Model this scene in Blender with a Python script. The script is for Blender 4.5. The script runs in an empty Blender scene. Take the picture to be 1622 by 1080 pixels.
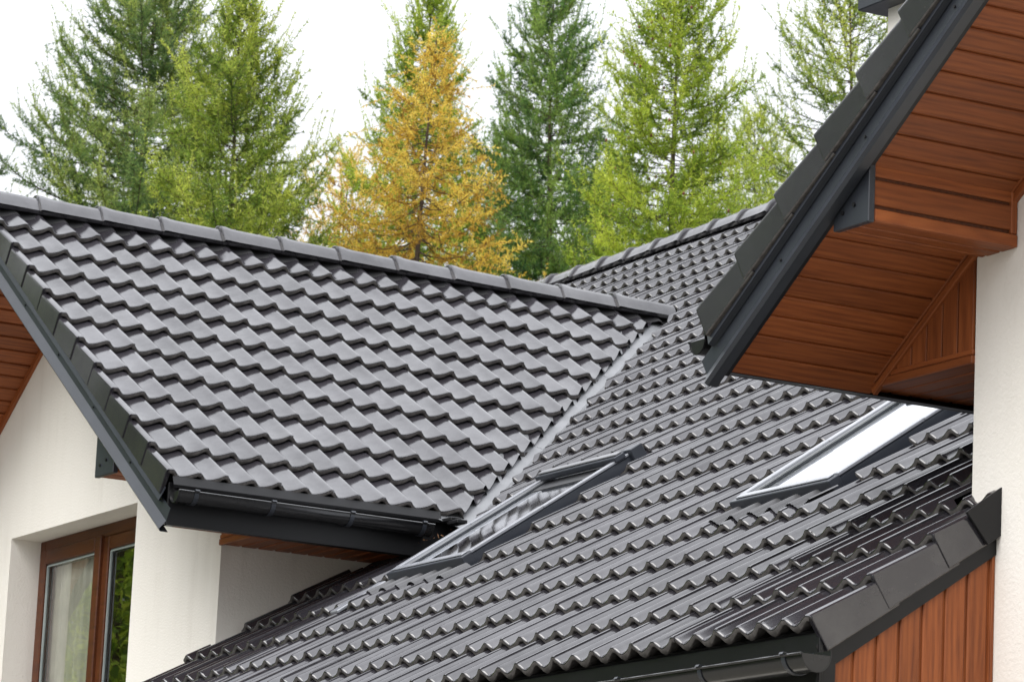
import bpy, bmesh, math, random
import numpy as np
from mathutils import Matrix, Vector
random.seed(7); RS = np.random.RandomState(11)
scene = bpy.context.scene
col = scene.collection

# ------------------------------------------------------------------ camera
CAM = Vector((11.488, -7.586, -1.879)); YAW, PIT, ROL = 2.637, 0.203, 0.047
cf = Vector((math.cos(PIT)*math.cos(YAW), math.cos(PIT)*math.sin(YAW), math.sin(PIT)))
cr0 = Vector((math.sin(YAW), -math.cos(YAW), 0)); cu0 = cr0.cross(cf)
cr = cr0*math.cos(ROL)+cu0*math.sin(ROL); cu = -cr0*math.sin(ROL)+cu0*math.cos(ROL)
FPX = 6140.0
cam = bpy.data.cameras.new('camera'); camo = bpy.data.objects.new('camera', cam); col.objects.link(camo)
camo.matrix_world = Matrix(((cr.x, cu.x, -cf.x, CAM.x), (cr.y, cu.y, -cf.y, CAM.y), (cr.z, cu.z, -cf.z, CAM.z), (0, 0, 0, 1)))
cam.sensor_width = 36; cam.lens = 36*FPX/1622; cam.clip_end = 2000; cam.clip_start = .1
cam.dof.use_dof = True; cam.dof.focus_distance = 16.5; cam.dof.aperture_fstop = 13.0
scene.camera = camo

# ------------------------------------------------------------------ light
SUN_EL, SUN_AZ = math.radians(52), math.radians(292)      # direction the sun stands in, from +x counter-clockwise
world = bpy.data.worlds.new('World'); scene.world = world; world.use_nodes = True
nt = world.node_tree; nt.nodes.clear()
sky = nt.nodes.new('ShaderNodeTexSky'); sky.sky_type = 'NISHITA'; sky.sun_disc = False
sky.sun_elevation = SUN_EL; sky.sun_rotation = math.radians(90)-SUN_AZ
sky.air_density = 1; sky.dust_density = 4
hs = nt.nodes.new('ShaderNodeHueSaturation'); hs.inputs['Saturation'].default_value = .12
b1 = nt.nodes.new('ShaderNodeBackground'); b1.inputs['Strength'].default_value = .05
b2 = nt.nodes.new('ShaderNodeBackground'); b2.inputs['Color'].default_value = (.93, .95, 1, 1); 
wt = nt.nodes.new('ShaderNodeTexCoord'); sx = nt.nodes.new('ShaderNodeSeparateXYZ'); wm = nt.nodes.new('ShaderNodeMapRange')   # overcast sky: brighter towards the zenith
nt.links.new(wt.outputs['Generated'], sx.inputs[0]); nt.links.new(sx.outputs['Z'], wm.inputs[0]); wm.inputs[3].default_value = .29; wm.inputs[4].default_value = 1.75
nt.links.new(wm.outputs[0], b2.inputs['Strength'])
ad = nt.nodes.new('ShaderNodeAddShader'); wo = nt.nodes.new('ShaderNodeOutputWorld')
nt.links.new(sky.outputs[0], hs.inputs['Color']); nt.links.new(hs.outputs[0], b1.inputs[0])
nt.links.new(b1.outputs[0], ad.inputs[0]); nt.links.new(b2.outputs[0], ad.inputs[1]); nt.links.new(ad.outputs[0], wo.inputs[0])
sun = bpy.data.lights.new('sun', 'SUN'); sun.energy = 1.1; sun.angle = math.radians(40); sun.color = (1, .96, .9)
suno = bpy.data.objects.new('sun', sun); col.objects.link(suno)
sd = Vector((math.cos(SUN_EL)*math.cos(SUN_AZ), math.cos(SUN_EL)*math.sin(SUN_AZ), math.sin(SUN_EL)))
suno.rotation_euler = sd.to_track_quat('Z', 'Y').to_euler()
vs = scene.view_settings; vs.view_transform = 'Standard'; vs.look = 'None'; vs.gamma = 1; vs.exposure = .62; vs.use_curve_mapping = False

# ------------------------------------------------------------------ materials
def new_mat(name):
    m = bpy.data.materials.new(name); m.use_nodes = True; n = m.node_tree
    return m, n, n.nodes['Principled BSDF'], n.nodes, n.links
def noise(N, L, scale, detail=3, rough=.5, vec=None):
    t = N.new('ShaderNodeTexNoise'); t.inputs['Scale'].default_value = scale; t.inputs['Detail'].default_value = detail
    t.inputs['Roughness'].default_value = rough
    if vec: L.new(vec, t.inputs['Vector'])
    return t.outputs['Fac']
def ramp(N, L, fac, stops):
    r = N.new('ShaderNodeValToRGB'); L.new(fac, r.inputs[0]); e = r.color_ramp.elements
    e[0].position, e[0].color = stops[0][0], (*stops[0][1], 1); e[1].position, e[1].color = stops[-1][0], (*stops[-1][1], 1)
    for p, c in stops[1:-1]:
        k = e.new(p); k.color = (*c, 1)
    return r.outputs[0]
def bump(N, L, h, strength, dist, bs):
    b = N.new('ShaderNodeBump'); b.inputs['Strength'].default_value = strength; b.inputs['Distance'].default_value = dist
    L.new(h, b.inputs['Height']); L.new(b.outputs[0], bs.inputs['Normal'])
def maprange(N, L, f, a, b):
    m = N.new('ShaderNodeMapRange'); L.new(f, m.inputs[0]); m.inputs[3].default_value = a; m.inputs[4].default_value = b
    return m.outputs[0]
def coords(N, L, scale=(1, 1, 1), rnd=True):
    tc = N.new('ShaderNodeTexCoord'); mp = N.new('ShaderNodeMapping'); mp.inputs['Scale'].default_value = scale
    L.new(tc.outputs['Object'], mp.inputs[0])
    if rnd:
        oi = N.new('ShaderNodeObjectInfo'); mu = N.new('ShaderNodeMath'); mu.operation = 'MULTIPLY'; mu.inputs[1].default_value = 37.0
        L.new(oi.outputs['Random'], mu.inputs[0]); cx = N.new('ShaderNodeCombineXYZ')
        for i in range(3): L.new(mu.outputs[0], cx.inputs[i])
        L.new(cx.outputs[0], mp.inputs['Location'])
    return mp.outputs[0]
def world_coords(N): return N.new('ShaderNodeNewGeometry').outputs['Position']

def tile_mat():
    m, n, b, N, L = new_mat('engobed roof tile')
    v = world_coords(N)
    c1 = ramp(N, L, noise(N, L, 1.7, 5, .6, v), [(.3, (.021, .0195, .0235)), (.7, (.031, .029, .034))])
    oi = N.new('ShaderNodeObjectInfo')
    mx = N.new('ShaderNodeMix'); mx.data_type = 'RGBA'; mx.blend_type = 'MULTIPLY'; mx.inputs[0].default_value = 1
    g = N.new('ShaderNodeMapRange'); L.new(oi.outputs['Random'], g.inputs[0]); g.inputs[3].default_value = .75; g.inputs[4].default_value = 1.3
    L.new(c1, mx.inputs[6]); L.new(g.outputs[0], mx.inputs[7])
    # dust specks and lichen dots
    sp = ramp(N, L, noise(N, L, 85, 2, .5, v), [(.70, (0, 0, 0)), (.78, (1, 1, 1))])
    m2 = N.new('ShaderNodeMix'); m2.data_type = 'RGBA'; L.new(sp, m2.inputs[0]); L.new(mx.outputs[2], m2.inputs[6]); m2.inputs[7].default_value = (.06, .056, .05, 1)
    L.new(m2.outputs[2], b.inputs['Base Color'])
    r1 = N.new('ShaderNodeMath'); r1.operation = 'MULTIPLY_ADD'; L.new(oi.outputs['Random'], r1.inputs[0]); r1.inputs[1].default_value = .10
    L.new(maprange(N, L, noise(N, L, 9, 4, .6, v), .25, .37), r1.inputs[2]); L.new(r1.outputs[0], b.inputs['Roughness'])
    dm = ramp(N, L, noise(N, L, 3.3, 6, .7, v), [(.35, (1, 1, 1)), (.75, (.62, .62, .62))]); cw = N.new('ShaderNodeMath'); cw.operation = 'MULTIPLY'; cw.inputs[1].default_value = 1.0
    L.new(dm, cw.inputs[0]); L.new(cw.outputs[0], b.inputs['Coat Weight'])
    b.inputs['Specular IOR Level'].default_value = 0; b.inputs['Coat Weight'].default_value = 1; b.inputs['Coat Roughness'].default_value = .14; b.inputs['Coat IOR'].default_value = 1.88
    bump(N, L, noise(N, L, 160, 3, .6, v), .06, .0006, b)
    return m
def metal_mat(name, c, r=.42, ior=1.5, streak=.15):
    m, n, b, N, L = new_mat(name); v = world_coords(N)
    lo = tuple(x*(1-streak) for x in c); hi = tuple(x*(1+streak) for x in c)
    L.new(ramp(N, L, noise(N, L, 3, 4, .6, v), [(.3, lo), (.7, hi)]), b.inputs['Base Color'])
    L.new(maprange(N, L, noise(N, L, 14, 3, .5, v), r-.08, r+.08), b.inputs['Roughness'])
    b.inputs['IOR'].default_value = ior
    bump(N, L, noise(N, L, 6, 2, .5, v), .06, .004, b)
    return m
def wood_mat(name, k=1.0, ax=0):
    m, n, b, N, L = new_mat(name)
    sc = [26, 26, 26]; sc[ax] = 1.6; sc2 = [7, 7, 7]; sc2[ax] = 1.1
    v = coords(N, L, sc); v2 = coords(N, L, sc2)
    g1 = noise(N, L, 2.2, 7, .62, v)
    w = N.new('ShaderNodeTexWave'); w.wave_type = 'BANDS'; w.bands_direction = 'Y'; w.inputs['Scale'].default_value = 1.7; w.inputs['Distortion'].default_value = 9
    w.inputs['Detail'].default_value = 3; w.inputs['Detail Scale'].default_value = .8; L.new(v2, w.inputs['Vector'])
    mx = N.new('ShaderNodeMix'); mx.inputs[0].default_value = .13; L.new(g1, mx.inputs[2]); L.new(w.outputs['Fac'], mx.inputs[3])
    c = ramp(N, L, mx.outputs[0], [(.24, (.135*k, .035*k, .011*k)), (.5, (.25*k, .070*k, .020*k)), (.76, (.33*k, .100*k, .029*k))])
    oi = N.new('ShaderNodeObjectInfo'); gr = N.new('ShaderNodeMapRange'); L.new(oi.outputs['Random'], gr.inputs[0]); gr.inputs[3].default_value = .84; gr.inputs[4].default_value = 1.16
    mm = N.new('ShaderNodeMix'); mm.data_type = 'RGBA'; mm.blend_type = 'MULTIPLY'; mm.inputs[0].default_value = 1; L.new(c, mm.inputs[6]); L.new(gr.outputs[0], mm.inputs[7])
    L.new(mm.outputs[2], b.inputs['Base Color']); L.new(maprange(N, L, g1, .38, .6), b.inputs['Roughness'])
    b.inputs['Specular IOR Level'].default_value = .3
    bump(N, L, mx.outputs[0], .25, .002, b)
    return m
def plaster_mat():
    m, n, b, N, L = new_mat('white render plaster'); v = world_coords(N)
    mp = N.new('ShaderNodeMapping'); mp.inputs['Scale'].default_value = (5, 5, .5); L.new(v, mp.inputs[0])
    mxp = N.new('ShaderNodeMix'); mxp.inputs[0].default_value = .45; L.new(noise(N, L, .9, 5, .6, v), mxp.inputs[2]); L.new(noise(N, L, 1.5, 5, .6, mp.outputs[0]), mxp.inputs[3])
    L.new(ramp(N, L, mxp.outputs[0], [(.30, (.74, .70, .64)), (.46, (.83, .795, .735)), (.7, (.87, .835, .78))]), b.inputs['Base Color'])
    b.inputs['Roughness'].default_value = .95
    b.inputs['Specular IOR Level'].default_value = .15
    nn = noise(N, L, 75, 4, .65, v)
    bump(N, L, nn, .55, .006, b)
    return m
def flat_mat(name, c, r=.6, sc=5.0, amt=.12):
    m, n, b, N, L = new_mat(name); v = world_coords(N)
    L.new(ramp(N, L, noise(N, L, sc, 4, .6, v), [(.3, tuple(x*(1-amt) for x in c)), (.7, tuple(min(1, x*(1+amt)) for x in c))]), b.inputs['Base Color'])
    b.inputs['Roughness'].default_value = r
    return m
def glass_mat(name, gain=1.8, tint=(.94, .97, .95), rough=.015):
    m = bpy.data.materials.new(name); m.use_nodes = True; N = m.node_tree.nodes; L = m.node_tree.links; N.clear()
    f = N.new('ShaderNodeFresnel'); f.inputs[0].default_value = 1.5
    mu = N.new('ShaderNodeMath'); mu.operation = 'MULTIPLY'; mu.use_clamp = True; mu.inputs[1].default_value = gain; L.new(f.outputs[0], mu.inputs[0])
    t = N.new('ShaderNodeBsdfTransparent'); t.inputs[0].default_value = (*tint, 1)
    g = N.new('ShaderNodeBsdfGlossy'); g.inputs['Roughness'].default_value = rough; g.inputs[0].default_value = (.97, .98, 1, 1)
    gw = N.new('ShaderNodeNewGeometry'); nz = N.new('ShaderNodeTexNoise'); nz.inputs['Scale'].default_value = 2.2; L.new(gw.outputs['Position'], nz.inputs['Vector'])
    bm = N.new('ShaderNodeBump'); bm.inputs['Strength'].default_value = .05; bm.inputs['Distance'].default_value = .02; L.new(nz.outputs[0], bm.inputs['Height']); L.new(bm.outputs[0], g.inputs['Normal'])
    mx = N.new('ShaderNodeMixShader'); o = N.new('ShaderNodeOutputMaterial')
    L.new(mu.outputs[0], mx.inputs[0]); L.new(t.outputs[0], mx.inputs[1]); L.new(g.outputs[0], mx.inputs[2]); L.new(mx.outputs[0], o.inputs[0])
    return m
def leaf_mat(name, dark, mid, light, transl=.45):
    m, n, b, N, L = new_mat(name)
    at = N.new('ShaderNodeAttribute'); at.attribute_name = 'tone'
    c = ramp(N, L, at.outputs['Fac'], [(0, dark), (.5, mid), (1, light)])
    L.new(c, b.inputs['Base Color']); b.inputs['Roughness'].default_value = .6; b.inputs['Specular IOR Level'].default_value = .25
    t = N.new('ShaderNodeBsdfTranslucent'); L.new(c, t.inputs[0]); mx = N.new('ShaderNodeMixShader'); mx.inputs[0].default_value = transl
    o = N['Material Output'] if 'Material Output' in N else N.new('ShaderNodeOutputMaterial')
    L.new(b.outputs[0], mx.inputs[1]); L.new(t.outputs[0], mx.inputs[2]); L.new(mx.outputs[0], o.inputs[0])
    return m
TILE = tile_mat()
METAL = metal_mat('anthracite coated steel', (.028, .032, .041), .36)
METAL_D = metal_mat('black coated steel', (.006, .006, .007), .42, 1.4)
GUT = metal_mat('black plastic gutter', (.014, .014, .015), .2)
FRAMEM = metal_mat('grey aluminium', (.24, .25, .275), .28, 1.9)
ALU = metal_mat('pale grey flashing', (.17, .175, .185), .42)
EDGE = flat_mat('unglazed tile edge', (.092, .084, .079), .8, 40, .4)
LEAD = metal_mat('pleated grey flashing', (.10, .10, .105), .4)
WOOD = wood_mat('brown woodgrain panel'); WOOD_D = wood_mat('dark brown woodgrain frame', .34); WOODY = wood_mat('brown woodgrain trim', 1, 1); WOODZ = wood_mat('brown woodgrain upright trim', 1, 2)
PLASTER = plaster_mat()
GLASS = glass_mat('window glass', 1.8); GLASS_S = glass_mat('skylight glass', 1.8, rough=.05)
CURTAIN = flat_mat('beige curtain', (.86, .82, .72), .9)
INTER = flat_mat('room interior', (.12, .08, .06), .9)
BLIND = flat_mat('white blind', (.75, .75, .73), .8)
DECK = flat_mat('dark roofing membrane', (.02, .02, .022), .8)
SCREW = flat_mat('black screw', (.01, .01, .012), .4)
BARK = flat_mat('larch bark', (.085, .06, .045), .9, 8, .3)

# ------------------------------------------------------------------ helpers
def link(o, parent=None):
    col.objects.link(o)
    if parent is not None: o.parent = parent
    return o
def mesh(name, verts, faces, mat, smooth=False):
    me = bpy.data.meshes.new(name); me.from_pydata([tuple(v) for v in verts], [], faces); me.materials.append(mat)
    me.update()
    if smooth: me.polygons.foreach_set('use_smooth', [True]*len(me.polygons))
    return me
def part(name, me, parent, M=None, label=None, kind=None):
    o = bpy.data.objects.new(name, me); link(o, parent)
    if M is not None: o.matrix_local = M
    if label: o['label'] = label
    if kind: o['kind'] = kind
    return o
def tag(o, label, cat, group=None, kind=None):
    if label: o['label'] = label
    if cat: o['category'] = cat
    if group: o['group'] = group
    if kind: o['kind'] = kind
    return o
def fr(O, U, V, N):
    return Matrix(((U[0], V[0], N[0], O[0]), (U[1], V[1], N[1], O[1]), (U[2], V[2], N[2], O[2]), (0, 0, 0, 1)))
class MB:
    def __init__(s): s.v = []; s.f = []
    def add(s, vs, fs, M=None):
        k = len(s.v)
        s.v += [tuple(M @ Vector(v)) if M is not None else tuple(v) for v in vs]
        s.f += [tuple(i+k for i in f) for f in fs]; return s
    def box(s, a, b, M=None):
        (x0, y0, z0), (x1, y1, z1) = a, b
        x0, x1 = min(x0, x1), max(x0, x1); y0, y1 = min(y0, y1), max(y0, y1); z0, z1 = min(z0, z1), max(z0, z1)
        return s.add([(x0, y0, z0), (x1, y0, z0), (x1, y1, z0), (x0, y1, z0), (x0, y0, z1), (x1, y0, z1), (x1, y1, z1), (x0, y1, z1)],
                     [(0, 3, 2, 1), (4, 5, 6, 7), (0, 1, 5, 4), (1, 2, 6, 5), (2, 3, 7, 6), (3, 0, 4, 7)], M)
    def prism(s, poly, axis0, axis1, M=None):
        """poly: list of 2-D points (x,y); extruded in local z from axis0 to axis1"""
        n = len(poly); vs = [(p[0], p[1], axis0) for p in poly]+[(p[0], p[1], axis1) for p in poly]
        fs = [tuple(range(n))[::-1], tuple(range(n, 2*n))]+[(i, (i+1) % n, n+(i+1) % n, n+i) for i in range(n)]
        return s.add(vs, fs, M)
    def cyl(s, p, q, r0, r1=None, n=10, caps=True):
        r1 = r0 if r1 is None else r1
        p, q = Vector(p), Vector(q); d = (q-p).normalized(); a = d.orthogonal().normalized(); b = d.cross(a)
        vs = []
        for c, r in ((p, r0), (q, r1)):
            for i in range(n):
                t = 2*math.pi*i/n; vs.append(c+a*r*math.cos(t)+b*r*math.sin(t))
        fs = [(i, (i+1) % n, n+(i+1) % n, n+i) for i in range(n)]
        if caps: fs += [tuple(range(n))[::-1], tuple(range(n, 2*n))]
        return s.add(vs, fs)
    def mesh(s, name, mat, smooth=False, bevel=0):
        me = mesh(name, s.v, s.f, mat, smooth)
        bm = bmesh.new(); bm.from_mesh(me); bmesh.ops.recalc_face_normals(bm, faces=bm.faces)
        if bevel: bmesh.ops.bevel(bm, geom=list(bm.edges), offset=bevel, segments=1, affect='EDGES', clamp_overlap=True)
        bm.to_mesh(me); bm.free(); me.update(); return me
def strip_extrude(profile, L0, L1, M, name, mat, closed=False, smooth=False, thick=.003):
    """profile in local (y,z); extruded along local x. Thin sheet with thickness."""
    n = len(profile); P = [Vector(p) for p in profile]
    # offset copy
    Q = []
    for i, p in enumerate(P):
        t = (P[min(i+1, n-1)]-P[max(i-1, 0)]).normalized(); Q.append(p+Vector((-t.y, t.x))*thick)
    poly = [tuple(p) for p in P]+[tuple(q) for q in reversed(Q)]
    m = len(poly); vs = [(L0, a, b) for a, b in poly]+[(L1, a, b) for a, b in poly]
    fs = [(i, (i+1) % m, m+(i+1) % m, m+i) for i in range(m)]
    for i in range(n-1):
        fs.append((i, i+1, m-2-i, m-1-i)); fs.append((m+i, m+m-1-i, m+m-2-i, m+i+1))
    mb = MB().add(vs, fs, M)
    return mb.mesh(name, mat, smooth)
plank_cache = {}
def plank_mesh(L, w, t=.012, mat=None):
    """board lying on z=0 .. t, local x = length, local y = width, with bevelled long edges and a recessed tongue"""
    mat = mat or WOOD
    k = (round(L, 3), round(w, 4), t, mat.name)
    if k not in plank_cache:
        g = .013; c = .004
        pr = [(0, -.002), (0, t-.011), (g, t-.011), (g, t-c), (g+c, t), (w-c, t), (w, t-c), (w, -.002)]
        vs = [(0, a, b) for a, b in pr]+[(L, a, b) for a, b in pr]; n = len(pr)
        fs = [(i, (i+1) % n, n+(i+1) % n, n+i) for i in range(n)]+[tuple(range(n)), tuple(range(2*n-1, n-1, -1))]
        plank_cache[k] = MB().add(vs, fs).mesh('plank', mat)
    return plank_cache[k]

# ------------------------------------------------------------------ geometry constants
PI2 = math.radians(34.17); c, s = math.cos(PI2), math.sin(PI2)
G, W = .316, .30
OM = Vector((0, 0, 0)); UM, VM, NM = Vector((1, 0, 0)), Vector((0, c, s)), Vector((0, -s, c))
OL = Vector((-6.178, .257, 1.346)); UL, VL, NL = Vector((0, 1, 0)), Vector((-c, 0, s)), Vector((s, 0, c))
OW = Vector((-.928, .10, 1.281)); UW, VW, NW = Vector((0, -1, 0)), Vector((c, 0, s)), Vector((-s, 0, c))
HALF = 2.91
GX = OL.x-HALF; ZRL = OL.z+HALF*s/c           # left ridge plane apex
WX = OW.x+HALF; ZRW = OW.z+HALF*s/c
RY = 6.768; ZRM = RY*s/c
YF, XW = .92, -6.98                            # left gable front wall, its side wall
YW, XC = .82, -.137                            # wing front wall, its corner
GZ = -3.5

ground = MB().add([(-400, -400, GZ), (400, -400, GZ), (400, 400, GZ), (-400, 400, GZ)], [(0, 1, 2, 3)]).mesh('ground', flat_mat('lawn and pale paving', (.18, .17, .145), .95, .4, .25))
go = part('ground', ground, None); tag(go, 'flat lawn around the house', 'ground', kind='structure')

H = Vector((-4, 1.5, GZ))
house = bpy.data.objects.new('house', None); house.location = H; link(house)
tag(house, 'white rendered house with dark grey tiled roofs and brown wood-effect soffits', 'house')
MH = Matrix.Translation(-H)
def hp(name, me, label=None, kind=None): return part(name, me, house, MH, label, kind)
def sub(name, me, parent, M=None, kind=None, label=None): return part(name, me, parent, M, label, kind)

# ------------------------------------------------------------------ walls
def gable_poly(xa, xb, apex_x, z_e, z_r, zb):     # outline pieces helper
    return [(xa, zb), (xb, zb), (xb, z_e), (apex_x, z_r), (xa, z_e)]
TH = .30
# left gable front wall with window opening
XL2 = 2*GX-XW
zu = lambda x, ox, oz, sg: 0
def soffit_z_left(x): return ZRL-abs(x-GX)*s/c-.30/c
def soffit_z_wing(x): return ZRW-abs(x-WX)*s/c-.30/c
wx0, wx1, wz0, wz1 = -9.96, -8.12, -1.0, 1.488
YG = 1.11
mb = MB()
M_xz = lambda y0: Matrix(((1, 0, 0, 0), (0, 0, 1, 0), (0, 1, 0, 0), (0, 0, 0, 1)))   # (x,y,z)->(x,z,y)
def xz_prism(poly, ya, yb, mbx): mbx.prism(poly, ya, yb, M_xz(0))
B0 = GZ
xz_prism([(XL2, B0), (wx0, B0), (wx0, soffit_z_left(wx0)+.1), (XL2, soffit_z_left(XL2)+.1)], YF, YF+TH, mb)
xz_prism([(wx1, B0), (XW, B0), (XW, soffit_z_left(XW)+.1), (wx1, soffit_z_left(wx1)+.1)], YF, YF+TH, mb)
xz_prism([(wx0, wz1), (wx1, wz1), (wx1, soffit_z_left(wx1)+.1), (GX, soffit_z_left(GX)+.1), (wx0, soffit_z_left(wx0)+.1)], YF, YF+TH, mb)
xz_prism([(wx0, B0), (wx1, B0), (wx1, wz0), (wx0, wz0)], YF, YF+TH, mb)
hp('wall', mb.mesh('wall', PLASTER), label='white front wall under the left gable with a window')
mb = MB(); mb.box((XW-.3, YF+TH+.001, B0), (XW, 5.0, 1.30))
hp('wall', mb.mesh('wall', PLASTER), label='white side wall under the left eave')
mb = MB(); XR2 = 2*WX-XC
xz_prism([(XC, B0), (XR2, B0), (XR2, soffit_z_wing(XR2)+.1), (WX, soffit_z_wing(WX)+.1), (XC, soffit_z_wing(XC)+.1)], YW, YW+TH, mb)
hp('wall', mb.mesh('wall', PLASTER), label='white front wall of the right wing')
mb = MB(); mb.box((XC, YW+TH+.001, B0), (XC+.3, 2.1, 1.22)); mb.box((XR2-.3, YW+TH+.001, B0), (XR2, 5.5, 1.22))
hp('wall', mb.mesh('wall', PLASTER))
mb = MB(); mb.box((-6.9, .42, B0), (-.05, .62, .15))
hp('wall', mb.mesh('wall', PLASTER), label='white wall under the main eave')

# ------------------------------------------------------------------ window of the left gable
win = hp('window', MB().box((wx0, YG+.09, wz0), (wx0+.075, YG+.16, wz1)).box((wx1-.075, YG+.09, wz0), (wx1, YG+.16, wz1)).box((wx0+.075, YG+.09, wz1-.08), (wx1-.075, YG+.16, wz1)).box((wx0+.075, YG+.09, wz0), (wx1-.075, YG+.16, wz0+.07)).mesh('window', WOOD_D, bevel=.004), label='brown framed window in the left gable')
win.matrix_local = MH @ Matrix.Translation((0, -.09+.0, 0))
xm = (wx0+wx1)/2-.01
for a, b, yo in ((wx0+.055, xm+.045, 0), (xm+.03, wx1-.055, .022)):
    ya, yb = YG+yo-.022, YG+yo+.048; wd = .085
    m_ = MB()
    a2, b2, z2, z3 = a, b, wz0+.05, wz1-.065
    m_.box((a2, ya, z2), (a2+wd, yb, z3)).box((b2-wd, ya, z2), (b2, yb, z3)).box((a2+wd, ya, z3-wd), (b2-wd, yb, z3)).box((a2+wd, ya, z2), (b2-wd, yb, z2+wd))
    o = sub('sash', m_.mesh('sash', WOOD_D, bevel=.006), win, Matrix.Translation((0, .09, 0)))
    sub('pane', MB().add([(a2+wd-.004, ya+.03, z2+wd-.004), (b2-wd+.004, ya+.03, z2+wd-.004), (b2-wd+.004, ya+.03, z3-wd+.004), (a2+wd-.004, ya+.03, z3-wd+.004)], [(0, 1, 2, 3)]).mesh('pane', GLASS), win, Matrix.Translation((0, .09, 0)))
    g = MB()
    for q in (0, .010):
        e = .012+q
        x_, X_, Z_ = a2+wd, b2-wd, z3-wd
        g.box((x_+q, ya+.020-q, z2+wd), (x_+q+.006, ya+.0285-q, Z_-q)).box((x_+q+.006, ya+.020-q, Z_-q-.006), (X_-q-.006, ya+.0285-q, Z_-q)).box((X_-q-.006, ya+.020-q, z2+wd), (X_-q, ya+.0285-q, Z_-q))
    sub('glazing_bead', g.mesh('glazing_bead', flat_mat('pale spacer', (.35, .40, .40), .4)), win, Matrix.Translation((0, .09, 0)))
# curtain in folds and the room behind
cv = []; cfaces = []
nx = 120
for i in range(nx+1):
    x = wx0+.03+(1.08)*i/nx*.62; y = YG+.075+.012*math.sin(i*.62)+.008*math.sin(i*.23+1)
    cv += [(x, y, wz0), (x, y, wz1-.1)]
for i in range(nx): cfaces.append((2*i, 2*i+2, 2*i+3, 2*i+1))
sub('curtain', mesh('curtain', cv, cfaces, CURTAIN, True), win, Matrix.Translation((0, .09, 0)))
hp('interior', MB().box((wx0-.1, YF+TH+1.2, wz0-.1), (wx1+.1, YF+TH+1.22, wz1+.2)).box((wx0-.12, YF+TH+.002, wz0-.1), (wx0-.1, YF+TH+1.2, wz1+.2)).box((wx1+.1, YF+TH+.002, wz0-.1), (wx1+.12, YF+TH+1.2, wz1+.2)).box((wx0-.1, YF+TH+.002, wz1+.2), (wx1+.1, YF+TH+1.2, wz1+.22)).mesh('interior', INTER))

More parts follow.
